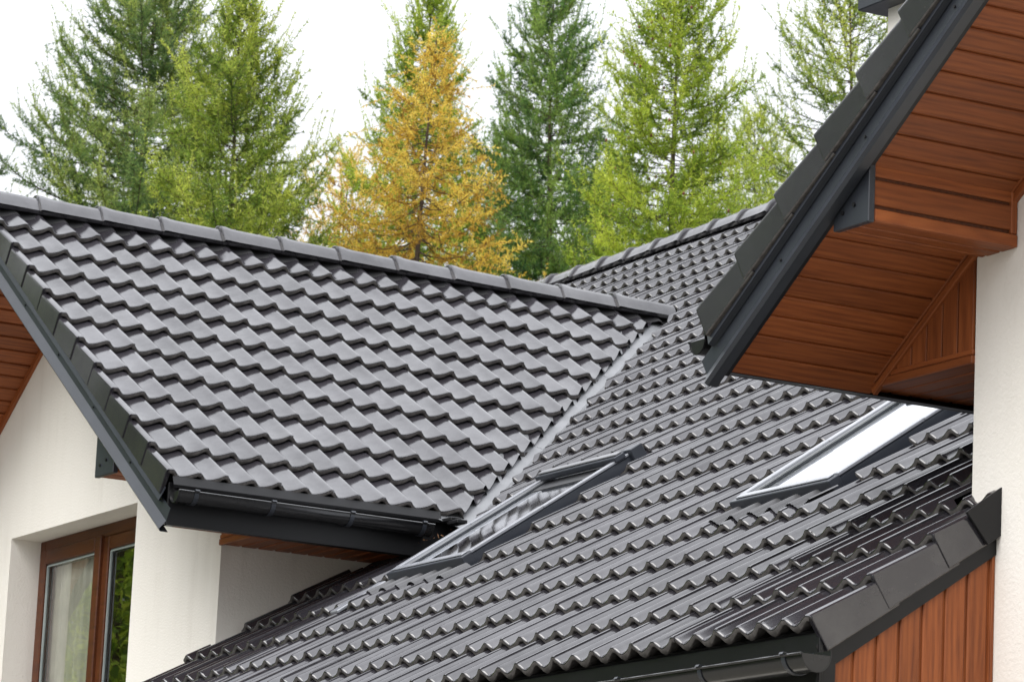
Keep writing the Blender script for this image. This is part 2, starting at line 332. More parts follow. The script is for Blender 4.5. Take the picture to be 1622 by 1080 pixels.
# ------------------------------------------------------------------ roof tiles
WV = .15; AMP = .032; STEP = .036; TK = .031
def prof(u):
    q = (u/WV) % 1.0
    TR, FL = .33, .05
    if q < FL or q > 1-FL*.6: w = 1  # narrow rounded crest
    elif q < TR: w = 1-(q-FL)/(TR-FL)          # steep flank right of the crest
    else: w = (q-TR)/(1-FL*.6-TR)              # long flat rise to the next crest
    t = .5-.5*math.cos(math.pi*w)
    t = t if q < TR else .35*t+.65*w**1.9
    return -AMP*(1-t)
def tile_mesh(name, length=G+.055, flange=0, fd=.145, seed=0):
    """u 0..W, nose at v=0. flange -1: hangs from the u=0 side, +1: from the u=W side"""
    us = sorted(set([i*WV/12 for i in range(0, 25)]+[WV-.0049, WV+.00825, WV+.004, .00825, 2*WV-.0049]))
    lo, hi = .004, W+.013
    us = [lo]+[u for u in us if lo+.004 < u < hi-.004]+[W+.006, hi]
    if flange == -1: us[0] = -.018
    if flange == 1: us = us[:-2]+[W+.004, W+.022]
    hs = []
    for u in us:
        h = prof(u)
        if u > W-.03 and flange != 1: h += .005*min(1, (u-(W-.03))/.012)
        if flange == -1 and u < 0: h = -.002
        if flange == 1 and u > W: h = -.0005 if u < W+.01 else -.003
        hs.append(h)
    tl = STEP/G
    rows = [(.045, -TK-.003), (.004, -TK), (0, -TK*.85), (0, -.0075), (.0028, -.0028), (.009, -.0004), (.014, 0), (length, 0)]
    v = []; f = []; n = len(us)
    for (vv, dn) in rows:
        for u, h in zip(us, hs):
            kt = (.86+.22*min(1, max(0, -h/AMP))) if dn < -.012 else 1      # hollow below the crest, thick at the pan
            v.append((u, vv, h+dn*kt-vv*tl))
    for r in range(len(rows)-1):
        for i in range(n-1): f.append((r*n+i, r*n+i+1, (r+1)*n+i+1, (r+1)*n+i))
    # covering lip on the right edge
    if flange == 0:
        k = len(v)
        for (vv, dn) in rows[1:]: v.append((hi+.001, vv, hs[-1]-.013-vv*tl))
        for r in range(1, len(rows)-1): f.append((r*n+n-1, k+r-1, k+r, (r+1)*n+n-1))
    if flange:
        # hanging verge plate with thickness
        ue = us[0] if flange == -1 else us[-1]; sgn = flange; t = .020
        k = len(v); h0 = (hs[0] if flange == -1 else hs[-1])
        o0 = .010; Lf = length-.004
        prs = [(ue, h0), (ue+sgn*.007, h0-.004), (ue+sgn*.010, h0-.012), (ue+sgn*.010, h0-.016), (ue+sgn*.010, -fd+.009), (ue+sgn*.010, -fd+.004), (ue+sgn*.006, -fd), (ue-sgn*(t-.008), -fd), (ue-sgn*(t-.008), h0-.02)]
        m = len(prs)
        for vv, off in ((.0, .0015), (.003, .003), (.008, .003), (Lf, -.003)):
            for (a, b) in prs: v.append((a+sgn*off*(1 if b < h0-.003 else .3), vv, b-vv*tl*(.25 if b < -.09 else 1)))
        kf = len(f)
        for r in range(3):
            for i in range(m-1): f.append((k+r*m+i, k+r*m+i+1, k+(r+1)*m+i+1, k+(r+1)*m+i))
        f.append(tuple(k+i for i in range(m))); f.append(tuple(k+3*m+i for i in range(m)))
    me = mesh(name, v, f, TILE, True); me.materials.append(EDGE)
    for i in range(3*(n-1)): me.polygons[i].material_index = 1
    if flange:
        for r in range(3):
            for i in (5, 6): me.polygons[kf+r*(m-1)+i].material_index = 1
    bm = bmesh.new(); bm.from_mesh(me); bmesh.ops.recalc_face_normals(bm, faces=bm.faces)
    # make sure the top faces up
    up = sum(fc.normal.z*fc.calc_area() for fc in bm.faces if fc.calc_area() > .0005 and fc.normal.z*0+1)
    bm.to_mesh(me); bm.free()
    ang = math.radians(38)
    me.polygons.foreach_set('use_smooth', [True]*len(me.polygons))
    try: me.set_sharp_from_angle(angle=ang)
    except Exception: pass
    return me
T_FULL = tile_mesh('roof_tile')
T_VL = tile_mesh('verge_tile', flange=-1); T_VR = tile_mesh('verge_tile', flange=1, fd=.148)

def jitter(M, a=.0022, z=.0012):
    j = Matrix.Translation((random.gauss(0, .0008), random.gauss(0, .0015), random.gauss(0, z*.5)))
    return M @ j @ Matrix.Rotation(random.gauss(0, a), 4, 'Z') @ Matrix.Rotation(random.gauss(0, a*1.2), 4, 'X')
def project(P):
    d = P-CAM; z = d.dot(cf); return 811+FPX*d.dot(cr)/z, 540-FPX*d.dot(cu)/z, z
def clip_mesh(me, M, planes, name):
    """planes: (point, normal) in world; what lies on the normal side is removed. returns None if nothing left"""
    me2 = me.copy(); me2.name = name
    bm = bmesh.new(); bm.from_mesh(me2); bm.transform(M)
    for co, no in planes:
        bmesh.ops.bisect_plane(bm, geom=bm.verts[:]+bm.edges[:]+bm.faces[:], plane_co=co, plane_no=no, clear_outer=True)
    n = len(bm.verts)
    bm.transform(M.inverted())
    if n < 8: bm.free(); return None
    bm.to_mesh(me2); bm.free(); return me2
def side(M, length, planes, w=W):
    """+1 all kept, 0 crossing, -1 all removed"""
    pts = [M @ Vector((a, b, -.02)) for a in (0, w+.013) for b in (0, length)]
    st = 1
    for co, no in planes:
        d = [(p-co).dot(no) for p in pts]
        if min(d) > 0: return -1
        if max(d) > 0: st = 0
    return st

# valley of left gable and main roof
PV0 = None
def plane_x(P, D): return D
# intersection direction of the two surfaces
vd = NM.cross(NL).normalized()
if vd.z < 0: vd = -vd
zt = OL.z
yv = zt*c/s; VP = Vector((OL.x, yv, zt))         # point where left eave nose line crosses the main surface
hv = Vector((vd.x, vd.y, 0)).normalized(); vn = Vector((hv.y, -hv.x, 0))   # horizontal normal of the valley
if vn.x < 0: vn = -vn                           # points to the main roof (+x)
cand = []   # (frame matrix, mesh, roof key, plain name)
# left roof
VOL, VOM = .045, .078
nrows_l = int(math.ceil((HALF/c-.02)/G))
sL = HALF/c-.02
for k in range(nrows_l):
    for j in range(0, 22):
        M = fr(OL+UL*(W*j)+VL*(G*k), UL, VL, NL)
        pl = [(VP-vn*VOL, vn)]
        if (k+1)*G+.055 > sL: pl.append((OL+VL*sL, VL))
        base = T_VL if j == 0 else T_FULL
        st = side(M, G+.055, pl)
        if st < 0: continue
        cand.append((jitter(M), base, pl if st == 0 else None, 'L', 'verge_tile' if j == 0 else 'roof_tile'))
SKYCUT = ((-5.78, -4.895, 1.525, 2.78), (-2.49, -1.64, 1.465, 2.79))
# main roof
sM = RY/c-.04
nrows_m = int(math.ceil(sM/G))
vdw = Vector((-c*0, 0, 0))
for k in range(nrows_m):
    for j in range(0, 56):
        M = fr(OM-UM*(W*(j+1))+VM*(G*k), UM, VM, NM)
        ctr = M @ Vector((W/2, G/2, 0))
        pl = []
        if (k+1)*G+.055 > sM: pl.append((VM*sM, VM))
        zl = ctr.z
        # left boundary
        if ctr.y < YF+.0: lim = -7.10
        else: lim = XW-.05
        xv = VP.x+(ctr.y-VP.y)*hv.x/hv.y if ctr.y > VP.y-.35 else -99
        yj = ZRL*c/s
        if ctr.y > yj+.12: pass
        elif ctr.y > VP.y-.30:
            pl.append((VP+vn*VOM, -vn))
            if ctr.x < xv-.5: continue
        elif ctr.x < lim-.1: continue
        if ctr.y < VP.y-.30 and ctr.x-W/2 < lim: pl.append((Vector((lim, 0, 0)), Vector((-1, 0, 0))))
        # right wing covers
        if ctr.y > YW+.15 and ctr.x > XC+.2: continue
        zw = OW.z+(ctr.x-OW.x)*s/c
        if ctr.x > OW.x-.2 and ctr.z > zw+.05-.3 and ctr.y > 1.9+ (ctr.x-OW.x)+.35: continue
        if k*G*c > YW-.3 and ctr.x > XC-.3: pl.append((Vector((XC-.002, 0, 0)), Vector((1, 0, 0)))) if k*G*c > YW-.02 else None
        if -.31 < ctr.x and YW-.5 < ctr.y < YW+.3 and k*G*c <= YW-.02: pl.append((Vector((0, YW+.02, 0)), Vector((0, 1, 0))))
        # skylight cut-outs: a tile that reaches into an opening is cut along its edges
        S0 = ctr.dot(VM); pieces = [pl]
        for (xa, xb, sa, sb) in SKYCUT:
            if xa < ctr.x+W/2+.013 and xb > ctr.x-W/2 and sa < S0+G/2+.055 and sb > S0-G/2:
                pieces = []
                if ctr.x-W/2 < xa: pieces.append(pl+[(Vector((xa, 0, 0)), UM)])
                if ctr.x+W/2 > xb: pieces.append(pl+[(Vector((xb, 0, 0)), -UM)])
                lr = [(Vector((xa, 0, 0)), -UM), (Vector((xb, 0, 0)), UM)]
                if S0-G/2 < sa-.03: pieces.append(pl+lr+[(VM*sa, VM)])
                if S0+G/2+.055 > sb+.02: pieces.append(pl+lr+[(VM*sb, -VM)])
        isv = (j == 0)
        Mj = jitter(M)
        for pc in pieces:
            st = side(M, G+.055, pc)
            if st < 0: continue
            cand.append((Mj, T_VR if isv else T_FULL, pc if st == 0 else None, 'M', 'verge_tile' if isv else 'roof_tile'))

deckL = MB()
def slab(M, poly, t0, t1, mb_): mb_.prism(poly, t0, t1, M)
roofs = {}
# left roof deck, both slopes (far slope carries its own tiling out of sight)
ML = fr(OL, UL, VL, NL); MM = fr(OM, UM, VM, NM); MW = fr(OW, UW, VW, NW)
sR = HALF/c
mbd = MB(); slab(ML, [(.03, .06), (1.60, .06), (1.60+sR*c, sR-.03), (.03, sR-.03)], -.13, -.085, mbd)
ML2 = fr(Vector((2*GX-OL.x, OL.y, OL.z)), (0, -1, 0), (c, 0, s), (-s, 0, c))
slab(ML2, [(-.03, .03), (-.03, sR-.01), (-1.6-sR*c, sR-.01), (-1.60, .03)], -.11, -.03, mbd)
roofs['L'] = hp('roof', mbd.mesh('roof', DECK), label='tiled roof of the left gable')
mbd = MB(); slab(MM, [(-7.09, .06), (.02, .06), (.02, RY/c-.05), (-16, RY/c-.05), (-16, RY/c-3.2), (-7.09, 2.4)], -.13, -.085, mbd)
MM2 = fr(Vector((0, 2*RY, 0)), (-1, 0, 0), (0, -c, s), (0, s, c))
slab(MM2, [(-.02, .03), (16, .03), (16, RY/c-.02), (-.02, RY/c-.02)], -.13, -.06, mbd)
roofs['M'] = hp('roof', mbd.mesh('roof', DECK), label='long tiled slope of the main roof')
mbd = MB(); slab(MW, [(-.03, .06), (-.03, sR-.03), (-1.9-sR*c, sR-.03), (-1.9, .06)], -.13, -.085, mbd)
MW2 = fr(Vector((2*WX-OW.x, OW.y, OW.z)), (0, 1, 0), (-c, 0, s), (s, 0, c))
slab(MW2, [(.03, .03), (5, .03), (5, sR-.01), (.03, sR-.01)], -.13, -.03, mbd)
roofs['W'] = hp('roof', mbd.mesh('roof', DECK), label='tiled roof of the right wing seen from below')

# rank by size in the picture
def size_of(cd):
    M = cd[0]; pts = [project(M @ Vector(q)) for q in ((0, 0, 0), (W, 0, 0), (W, G, 0), (0, G, 0))]
    x = [p[0] for p in pts]; y = [p[1] for p in pts]
    cx, cy = sum(x)/4, sum(y)/4
    vis = -20 < cx < 1640 and -20 < cy < 1100 and not (cx > 1550 and cy < 770)
    if cy < 600-(cx-1130)*1.45 and False: vis = False
    if cx > 1130 and cy < 600-0 and cy < 1080 and cx-1125 > (600-cy)*.68: vis = False     # behind the wing verge
    if cd[3] == 'M' and cx < 690 and cy < 860 : vis = False
    area = abs(sum(x[i]*y[(i+1) % 4]-x[(i+1) % 4]*y[i] for i in range(4)))/2
    return area if vis else 0
order = sorted(range(len(cand)), key=lambda i: -size_of(cand[i]))
nroof = {'roof_tile': 0}
single = set()
for i in order:
    if size_of(cand[i]) <= 0: break
    if cand[i][4] == 'verge_tile': single.add(i)
    elif nroof['roof_tile'] < 300: single.add(i); nroof['roof_tile'] += 1
rest = {'L': bmesh.new(), 'M': bmesh.new()}; nrest = {'L': 0, 'M': 0}
for i, (M, me, pl, key, nm) in enumerate(cand):
    if pl:
        me = clip_mesh(me, M, pl, nm)
        if me is None: continue
    if i in single: sub(nm, me, roofs[key], M)
    else:
        t = me.copy(); t.transform(M); rest[key].from_mesh(t); bpy.data.meshes.remove(t); nrest[key] += 1
for key, bmr in rest.items():
    if nrest[key]:
        me = bpy.data.meshes.new('roof_tiles'); bmr.to_mesh(me); me.materials.append(TILE); me.materials.append(EDGE)
        sub('roof_tiles', me, roofs[key], kind='stuff')
    bmr.free()
# wing: verge tiles as parts, the rest of its slope joined
bmr = bmesh.new()
for k in range(11):
    for j in range(0, 9):
        M = jitter(fr(OW+UW*(-W*(j+1))+VW*(G*k), UW, VW, NW))
        if (k+1)*G > sR-.02: continue
        if j == 0: sub('verge_tile', T_VR, roofs['W'], M)
        else: t = T_FULL.copy(); t.transform(M); bmr.from_mesh(t); bpy.data.meshes.remove(t)
me = bpy.data.meshes.new('roof_tiles'); bmr.to_mesh(me); me.materials.append(TILE); me.materials.append(EDGE); bmr.free()
sub('roof_tiles', me, roofs['W'], kind='stuff')

# ------------------------------------------------------------------ ridge tiles
def ridge_cap(L=.43, end=False):
    """local x = along ridge; collar at x=0"""
    base = [(-.122, -.078), (-.104, -.050), (-.082, -.014), (-.056, .010), (0, .022), (.056, .010), (.082, -.014), (.104, -.050), (.122, -.078)]
    rows = [(0, .98, -.014), (.001, 1.07, -.004), (.006, 1.11, 0.003), (.030, 1.10, .003), (.060, 1.03, -.002), (.10, 1.0, -.005), (L, .93, -.014)]
    v = []; f = []; n = len(base)
    for x, sc, dz in rows:
        for (y, z) in base: v.append((x, y*sc, z*sc+dz))
    for r in range(len(rows)-1):
        for i in range(n-1): f.append((r*n+i, (r+1)*n+i, (r+1)*n+i+1, r*n+i+1))
    k = len(v)
    for x, sc, dz in (rows[0], rows[-1]):
        for (y, z) in base: v.append((x+(.0 if x == 0 else 0), y*sc*.86, z*sc*1+dz-.016))
    for i in range(n-1): f.append((i, i+1, k+i+1, k+i)); f.append(((len(rows)-1)*n+i, (len(rows)-1)*n+i+1, k+n+i+1, k+n+i))
    f += [(0, k, k+n, (len(rows)-1)*n), (n-1, k+n-1, k+2*n-1, len(rows)*n-1)]
    if end: f.append(tuple((len(rows)-1)*n+i for i in range(n)))
    me = mesh('ridge_tile', v, f, TILE, True)
    bm = bmesh.new(); bm.from_mesh(me); bmesh.ops.recalc_face_normals(bm, faces=bm.faces); bm.to_mesh(me); bm.free()
    me.set_sharp_from_angle(angle=math.radians(40)); return me
RC = ridge_cap(); RCE = ridge_cap(.44, True)
rg = hp('ridge', MB().box((GX-.02, OL.y+.02, ZRL-.05), (GX+.02, 4.9, ZRL-.0)).mesh('ridge', DECK), label='ridge of the left gable')
y = .560-.39*2; i = -2
while y < 4.55:
    last = y+.39 >= 4.55
    sub('ridge_tile', RCE if last else RC, rg, jitter(fr(Vector((GX, y, ZRL+.0215)), (0, 1, 0), (-1, 0, 0), (0, 0, 1)), .004)) if y > OL.y-.1 else None
    y += .39
y = .17
sub('ridge_tile', RC, rg, fr(Vector((GX, y, ZRL+.0215)), (0, 1, 0), (-1, 0, 0), (0, 0, 1)))
rgm = hp('ridge', MB().box((-16, RY-.02, ZRM-.05), (0, RY+.02, ZRM)).mesh('ridge', DECK), label='ridge of the main roof')
x = -13.816-.39*5
while x < -.3:
    sub('ridge_tile', RC, rgm, jitter(fr(Vector((x+.39, RY, ZRM+.035)), (-1, 0, 0), (0, -1, 0), (0, 0, 1)), .004))
    x += .39
# pleated ridge roll just below the caps
def pleat(M, L, w0, w1, name, parent, mat=DECK, pitch=.012, amp=.003):
    n = int(L/pitch*2); v = []; f = []
    for i in range(n+1):
        a = L*i/n; z = amp*(1 if i % 2 else -1)
        # follow the tile waves at the lower edge
        v += [(a, w0, prof(a)*.85+z), (a, (w0+w1)/2, prof(a)*.7+z), (a, w1, prof(a)*.6+.006+z)]
    for i in range(n):
        b = i*3; f += [(b, b+3, b+4, b+1), (b+1, b+4, b+5, b+2)]
    return sub(name, mesh(name, [tuple(M @ Vector(p)) for p in v], f, mat), parent)
pleat(fr(OL+VL*(sR-.175)+NL*(-.022), UL, VL, NL), 4.62, 0, .15, 'ridge_roll', rg)
pleat(fr(OM-UM*16+VM*(RY/c-.17)+NM*(-.022), UM, VM, NM), 16, 0, .14, 'ridge_roll', rgm, pitch=.03)

# ------------------------------------------------------------------ valley flashing
mb = MB()
top_len = (4.62-VP.y+.35)/vd.y
for Nn, sgn in ((NL, -1), (NM, 1)):
    acr = Nn.cross(vd).normalized()
    if acr.dot(vn)*sgn < 0: acr = -acr
    P0 = VP-vd*.10-Vector((0, 0, .075)); P1 = VP+vd*top_len-Vector((0, 0, .075))
    seg = 3
    for i in range(seg):
        a = P0.lerp(P1, i/seg)-vd*.03+Vector((0, 0, .0015*(i))); b = P0.lerp(P1, (i+1)/seg)+Vector((0, 0, .0015*(i)))
        rim = Nn*.012
        q = [a, b, b+acr*.17, a+acr*.17, ]
        mb.add([*q, *(p+Nn*.002 for p in q)], [(0, 1, 2, 3), (7, 6, 5, 4), (0, 4, 5, 1), (1, 5, 6, 2), (2, 6, 7, 3), (3, 7, 4, 0)])
hp('valley_flashing', mb.mesh('valley_flashing', ALU), label='grey metal valley between left gable and main roof')
# folded strip closing the valley foot
mb = MB(); 
for a, b, z in ((0, .10, 0), (.08, .17, -.02)):
    mb.box((-6.19+a, 1.80, 1.255+z), (-6.17+b, 1.86, 1.275+z))
hp('flashing', mb.mesh('flashing', METAL_D, bevel=.003))

# ------------------------------------------------------------------ verges: barge boards
# profile in (local y = outward, local z = -depth)
def barge(M, L0, L1, label, mat=METAL):
    up = [(.002, -.085), (.002, -.160), (-.010, -.178)]
    o = hp('bargeboard', strip_extrude([(.006, -.10), (.022, -.174), (.000, -.180)], L0+.03, L1, M, 'bargeboard', mat), label=label)
    sub('lower_trim', strip_extrude([(-.006, -.165), (-.006, -.236), (.020, -.284), (.012, -.294), (-.03, -.294)], L0-.07, L1, M, 'lower_trim', mat), o)
    sub('board', MB().add([(L0-.02, -.028, -.28), (L1, -.028, -.28), (L1, -.028, -.09), (L0-.02, -.028, -.09), (L0-.02, -.06, -.28), (L1, -.06, -.28), (L1, -.06, -.09), (L0-.02, -.06, -.09)],
        [(0, 1, 2, 3), (4, 7, 6, 5), (0, 4, 5, 1), (3, 2, 6, 7), (0, 3, 7, 4), (1, 5, 6, 2)], M).mesh('board', METAL_D), o)
    for q in (.5, 1.15, 1.8, 2.45, 3.1):
        sub('screw', MB().cyl(M @ Vector((q, -.004, -.215)), M @ Vector((q, .004, -.215)), .006, n=8).mesh('screw', SCREW), o)
    return o
# left: x local = VL, y local = -y world (outward), z = NL
barge(fr(OL+Vector((0, -.005, 0)), VL, (0, -1, 0), NL), -.045, sR-.14, 'grey metal bargeboard of the left gable')
ML2b = fr(Vector((2*GX-OL.x, OL.y-.005, OL.z)), (c, 0, s), (0, -1, 0), (-s, 0, c))
barge(ML2b, -.045, sR-.14, None)
barge(fr(OW+Vector((0, .005, 0)), VW, (0, -1, 0), NW), -.045, sR-.14, 'dark bargeboard of the right wing')
# ------------------------------------------------------------------ sloped soffits (planks along y)
PW = .107
def soffit(O, V, N, y0, y1, label, sgn):
    """underside boards, face looking along -N"""
    n = int((sR-.20)/PW)
    bk = MB(); Mb = fr(O, (0, 1, 0), V, Vector((0, 1, 0)).cross(Vector(V)))
    so = hp('soffit', strip_extrude([(0, 0), (n*PW+.1, 0)], 0, y1-y0, fr(O+N*.004+Vector((0, y0-O.y, 0)), (0, 1, 0), V, N), 'soffit', WOOD_D), label=label)
    for i in range(n+1):
        # local x along y world, local z = -N (down)
        ex = Vector((0, 1, 0)); ez = -N; ey = ez.cross(ex)
        sg = 1 if ey.dot(V) > 0 else -1
        M = fr(O+V*(PW*(i if sg > 0 else i+1))+Vector((0, y0-O.y, 0)), ex, ey, ez)
        sub('plank', plank_mesh(y1-y0, PW), so, M)
    return so
dS = .262
OWs = OW-NW*dS; OLs = Vector((2*GX-OL.x, OL.y, OL.z))-Vector((-s, 0, c))*dS
soffit(OWs-VW*.055, VW, NW, OW.y+.05, YW-.002, 'brown plank soffit under the right wing verge', 1)
soffit(OLs-Vector((c, 0, s))*.10, Vector((c, 0, s)), Vector((-s, 0, c)), OL.y+.05, YF-.002, 'brown plank soffit under the left gable', 1)
soffit((OL-NL*dS)-VL*.10, VL, NL, OL.y+.05, YF-.002, None, 1)
# trims where soffit meets the wall
def trim(name, a, b, w, t, up, mat=WOOD, parent=None):
    a, b = Vector(a), Vector(b); d = (b-a); L = d.length; d.normalize(); up = Vector(up); up = (up-d*up.dot(d)).normalized(); n = d.cross(up)
    me = MB().box((0, 0, 0), (L, w, t)).mesh(name, mat, bevel=.003)
    o = part(name, me, parent or house, (MH if parent is None else Matrix()) @ fr(a, d, up, n)); return o
zt_ = lambda x: OW.z+(x-OW.x)*s/c-dS/c
trim('trim', (-.775, YW-.022, zt_(-.775)-.050), (1.6, YW-.022, zt_(1.6)-.050), .042, -.022+.0, (0, 0, 1))
trim('trim', (-.76, YW-.034, zt_(-.76)-.018), (1.6, YW-.034, zt_(1.6)-.018), .018, -.03, (0, 0, 1))
zl_ = lambda x: ZRL-abs(x-GX)*s/c-dS/c
trim('trim', (-11.3, YF-.022, zl_(-11.3)-.050), (GX, YF-.022, zl_(GX)-.050), .042, -.022, (0, 0, 1))
# ------------------------------------------------------------------ eave boxes
def eave_box(xw, xf, yw, yb, z, sgn, top, label):
    """sgn=+1: fascia on the +x side of the wall. planks along x."""
    x_a, x_b = min(xw, xf), max(xw, xf)
    o = hp('eave_box', MB().box((x_a, yw+.02, z+.012), (x_b, yb, z+.02)).mesh('eave_box', WOOD_D), label=label)
    y = yw+.006; 
    while y < yb:
        M = fr((x_b, y, z+.014), (-1, 0, 0), (0, 1, 0), (0, 0, -1))
        sub('plank', plank_mesh(x_b-x_a, .098), o, M); y += .098
    # end triangle of upright boards on the gable wall plane
    Tz = lambda x: top(x)
    e = hp('eave_end', MB().box((x_a+.0, yw+.010, z), (x_b, yw+.016, z+.05)).mesh('eave_end', WOOD_D), label=None)
    w_ = .1; n = int(math.ceil((x_b-x_a)/w_))
    for i in range(n):
        xa = xw+sgn*w_*i; xb = xw+sgn*min(w_*(i+1), abs(xf-xw)); g = .008*sgn
        za, zb2 = Tz(xa+g)-.0, Tz(xb)-.0
        if za < z+.06: continue
        z0 = z+.05
        poly = [(xa+g, z0), (xb, z0), (xb, max(zb2, z0+.001)), (xa+g, za)]
        sub('plank', MB().prism(poly, 0, .014, fr((0, yw-.008, 0), (1, 0, 0), (0, 0, 1), (0, 1, 0))).mesh('plank', WOODZ, bevel=.002), e)
    sub('edge_trim', MB().box((x_a, yw-.016, z-.004), (x_b, yw+.004, z+.030)).mesh('edge_trim', WOOD, bevel=.004), e)
    sub('edge_trim', MB().box((x_a, yw-.012, z+.032), (x_b, yw+.002, z+.052)).mesh('edge_trim', WOOD, bevel=.003), e)
    return o
eave_box(XC, OW.x+.075, YW, 2.0, 1.052, -1, lambda x: zt_(x)-.005, 'dark soffit box of the right wing eave')
eave_box(XW, OL.x-.055, YF, 1.75, 1.125, 1, lambda x: zl_(x)-.005, 'brown soffit box under the left eave')
# ------------------------------------------------------------------ fascias
fl = hp('fascia', MB().box((OL.x-.052, OL.y+.0, 1.068), (OL.x-.034, 2.0, 1.285)).box((OL.x-.090, OL.y, 1.068), (OL.x-.054, 2.0, 1.074)).mesh('fascia', METAL_D, bevel=.002), label='black fascia under the left eave')
sub('drip_edge', strip_extrude([(0, 0), (-.02, -.045), (-.016, -.06)], OL.y+.01, 1.80, fr((OL.x-.018, 0, 1.315), (0, 1, 0), (-1, 0, 0), (0, 0, 1)), 'drip_edge', METAL_D), fl)
hp('fascia', MB().box((OW.x+.045, OW.y+.05, 1.030), (OW.x+.063, 2.2, 1.23)).box((OW.x+.065, OW.y+.05, 1.030), (OW.x+.10, 2.2, 1.035)).mesh('fascia', METAL_D, bevel=.002), label='black fascia of the right wing eave')
hp('fascia', MB().box((-6.9, .050, -.42), (.028, .068, -.058)).mesh('fascia', METAL_D, bevel=.002), label='black fascia under the main eave')
hp('soffit', MB().box((-6.9, .07, -.42), (.02, .45, -.40)).mesh('soffit', METAL_D))
# ------------------------------------------------------------------ gutters
def gutter(a, b, r, hang, ends, br, label, out):
    """half round channel from a to b (rim level), out = horizontal outward dir"""
    a, b, out = Vector(a), Vector(b), Vector(out); d = (b-a).normalized(); L = (b-a).length
    pr = []
    pr.append((r+.004, .004)); pr.append((r+.010, .0)); pr.append((r+.006, -.006))
    for i in range(13):
        t = -math.pi*i/12; pr.append((r*math.cos(t), r*math.sin(t)))
    pr.append((-r, .02))
    M = fr(a, d, out, Vector((0, 0, 1)))
    g = hp('gutter', strip_extrude(pr, 0, L, M, 'gutter', GUT, smooth=True, thick=-.0025), label=label)
    g.data.set_sharp_from_angle(angle=math.radians(50))
    cap = [(r*math.cos(-math.pi*i/12)*1.03, r*math.sin(-math.pi*i/12)*1.03) for i in range(13)]
    for e in ends:
        me = MB().prism(cap, 0, .006, M @ Matrix(((0, 0, 1, e-.003), (1, 0, 0, 0), (0, 1, 0, 0), (0, 0, 0, 1)))).mesh('end_cap', GUT)
        sub('end_cap', me, g)
    for q in br:
        pr2 = [(-r, .02)]+[((r+.004)*math.cos(-math.pi+math.pi*i/12), (r+.004)*math.sin(-math.pi+math.pi*i/12)) for i in range(13)]+[(r+.014, .004), (r+.008, .012), (r-.008, .012)]
        sub('bracket', strip_extrude(pr2, q-.012, q+.012, M, 'bracket', METAL_D if hang else METAL, thick=.003), g)
    return g
gutter((OL.x+.022, OL.y+.005, 1.232), (OL.x+.022, 1.72, 1.226), .058, 0, (.01, 1.455), (.10, .53, .98, 1.40), 'black half round gutter of the left eave', (1, 0, 0))
gutter((.115, -.018, -.152), (-6.9, -.018, -.140), .062, 0, (.004,), (.12, .68, 1.26, 1.9, 2.5), 'black half round gutter of the main eave', (0, -1, 0))
gutter((OW.x-.03, OW.y+.0, 1.165), (OW.x-.03, 2.1, 1.16), .056, 0, (.006,), (.2, .9, 1.6), 'gutter of the right wing eave', (-1, 0, 0))
# ------------------------------------------------------------------ purlin boxes with metal caps
def purlin(x0, x1, y0, y1, z0, z1, label, face):
    o = hp('purlin', MB().box((x0+.012, y0+.02, z0+.012), (x1-.012, y1, z1+.08)).mesh('purlin', WOOD_D), label=label)
    L = y1-y0-.02
    # side faces
    for xs, nz in ((x1-.014, 1), (x0+.014, -1)):
        h = .106; z = z0+.048
        for i in range(5):
            if z+h*i+h > z1+.14: break
            if nz > 0: M = fr((xs, y0+.02, z+h*i), (0, 1, 0), (0, 0, 1), (1, 0, 0))
            else: M = fr((xs, y1, z+h*i), (0, -1, 0), (0, 0, 1), (-1, 0, 0))
            sub('plank', plank_mesh(L, h), o, M)
        sub('edge_trim', MB().box((xs-.004*nz, y0+.02, z0-.002), (xs+.018*nz, y1, z0+.045)).mesh('edge_trim', WOODY, bevel=.004), o)
        sub('edge_trim', MB().box((xs-.004*nz, y1-.03, z0+.047), (xs+.016*nz, y1-.002, z1+.07)).mesh('edge_trim', WOODZ, bevel=.003), o)
    for i in range(2):
        w_ = (x1-x0-.03)/2
        sub('plank', plank_mesh(L, w_), o, fr((x0+.015+w_*i, y0+.02, z0+.010), (0, 1, 0), (1, 0, 0), (0, 0, -1)))
    cp = sub('end_cap', MB().box((x0-.004, y0-.012, z0-.008), (x1+.008, y0+.016, z1+.01)).mesh('end_cap', METAL, bevel=.003), o)
    for dx, dz in ((.28, .15), (.62, .24)):
        sub('screw', MB().cyl((x0+(x1-x0)*dx, y0-.020, z0+(z1-z0)*dz+.02), (x0+(x1-x0)*dx, y0-.010, z0+(z1-z0)*dz+.02), .0085, n=8).mesh('screw', SCREW), o)
    return o
purlin(-.10, .115, .155, YW-.002, 1.452, 1.66, 'brown boxed purlin with black end cap under the right wing', 1)
purlin(-7.275, -7.045, .31, YF-.002, 1.452, 1.66, 'boxed purlin with grey end cap at the left gable', 1)
# ------------------------------------------------------------------ main verge: barge strip and vertical cladding
Mv = fr(OM, VM, (1, 0, 0), NM)
o = hp('bargeboard', strip_extrude([(.020, -.11), (.020, -.205), (-.01, -.205)], -.03, 1.08, Mv, 'bargeboard', METAL_D), label='black strip below the main verge')
mb = MB(); mb.box((.006, .045, -1.9), (.024, .125, -.155)); sub('corner_trim', mb.mesh('corner_trim', METAL_D, bevel=.002), o)
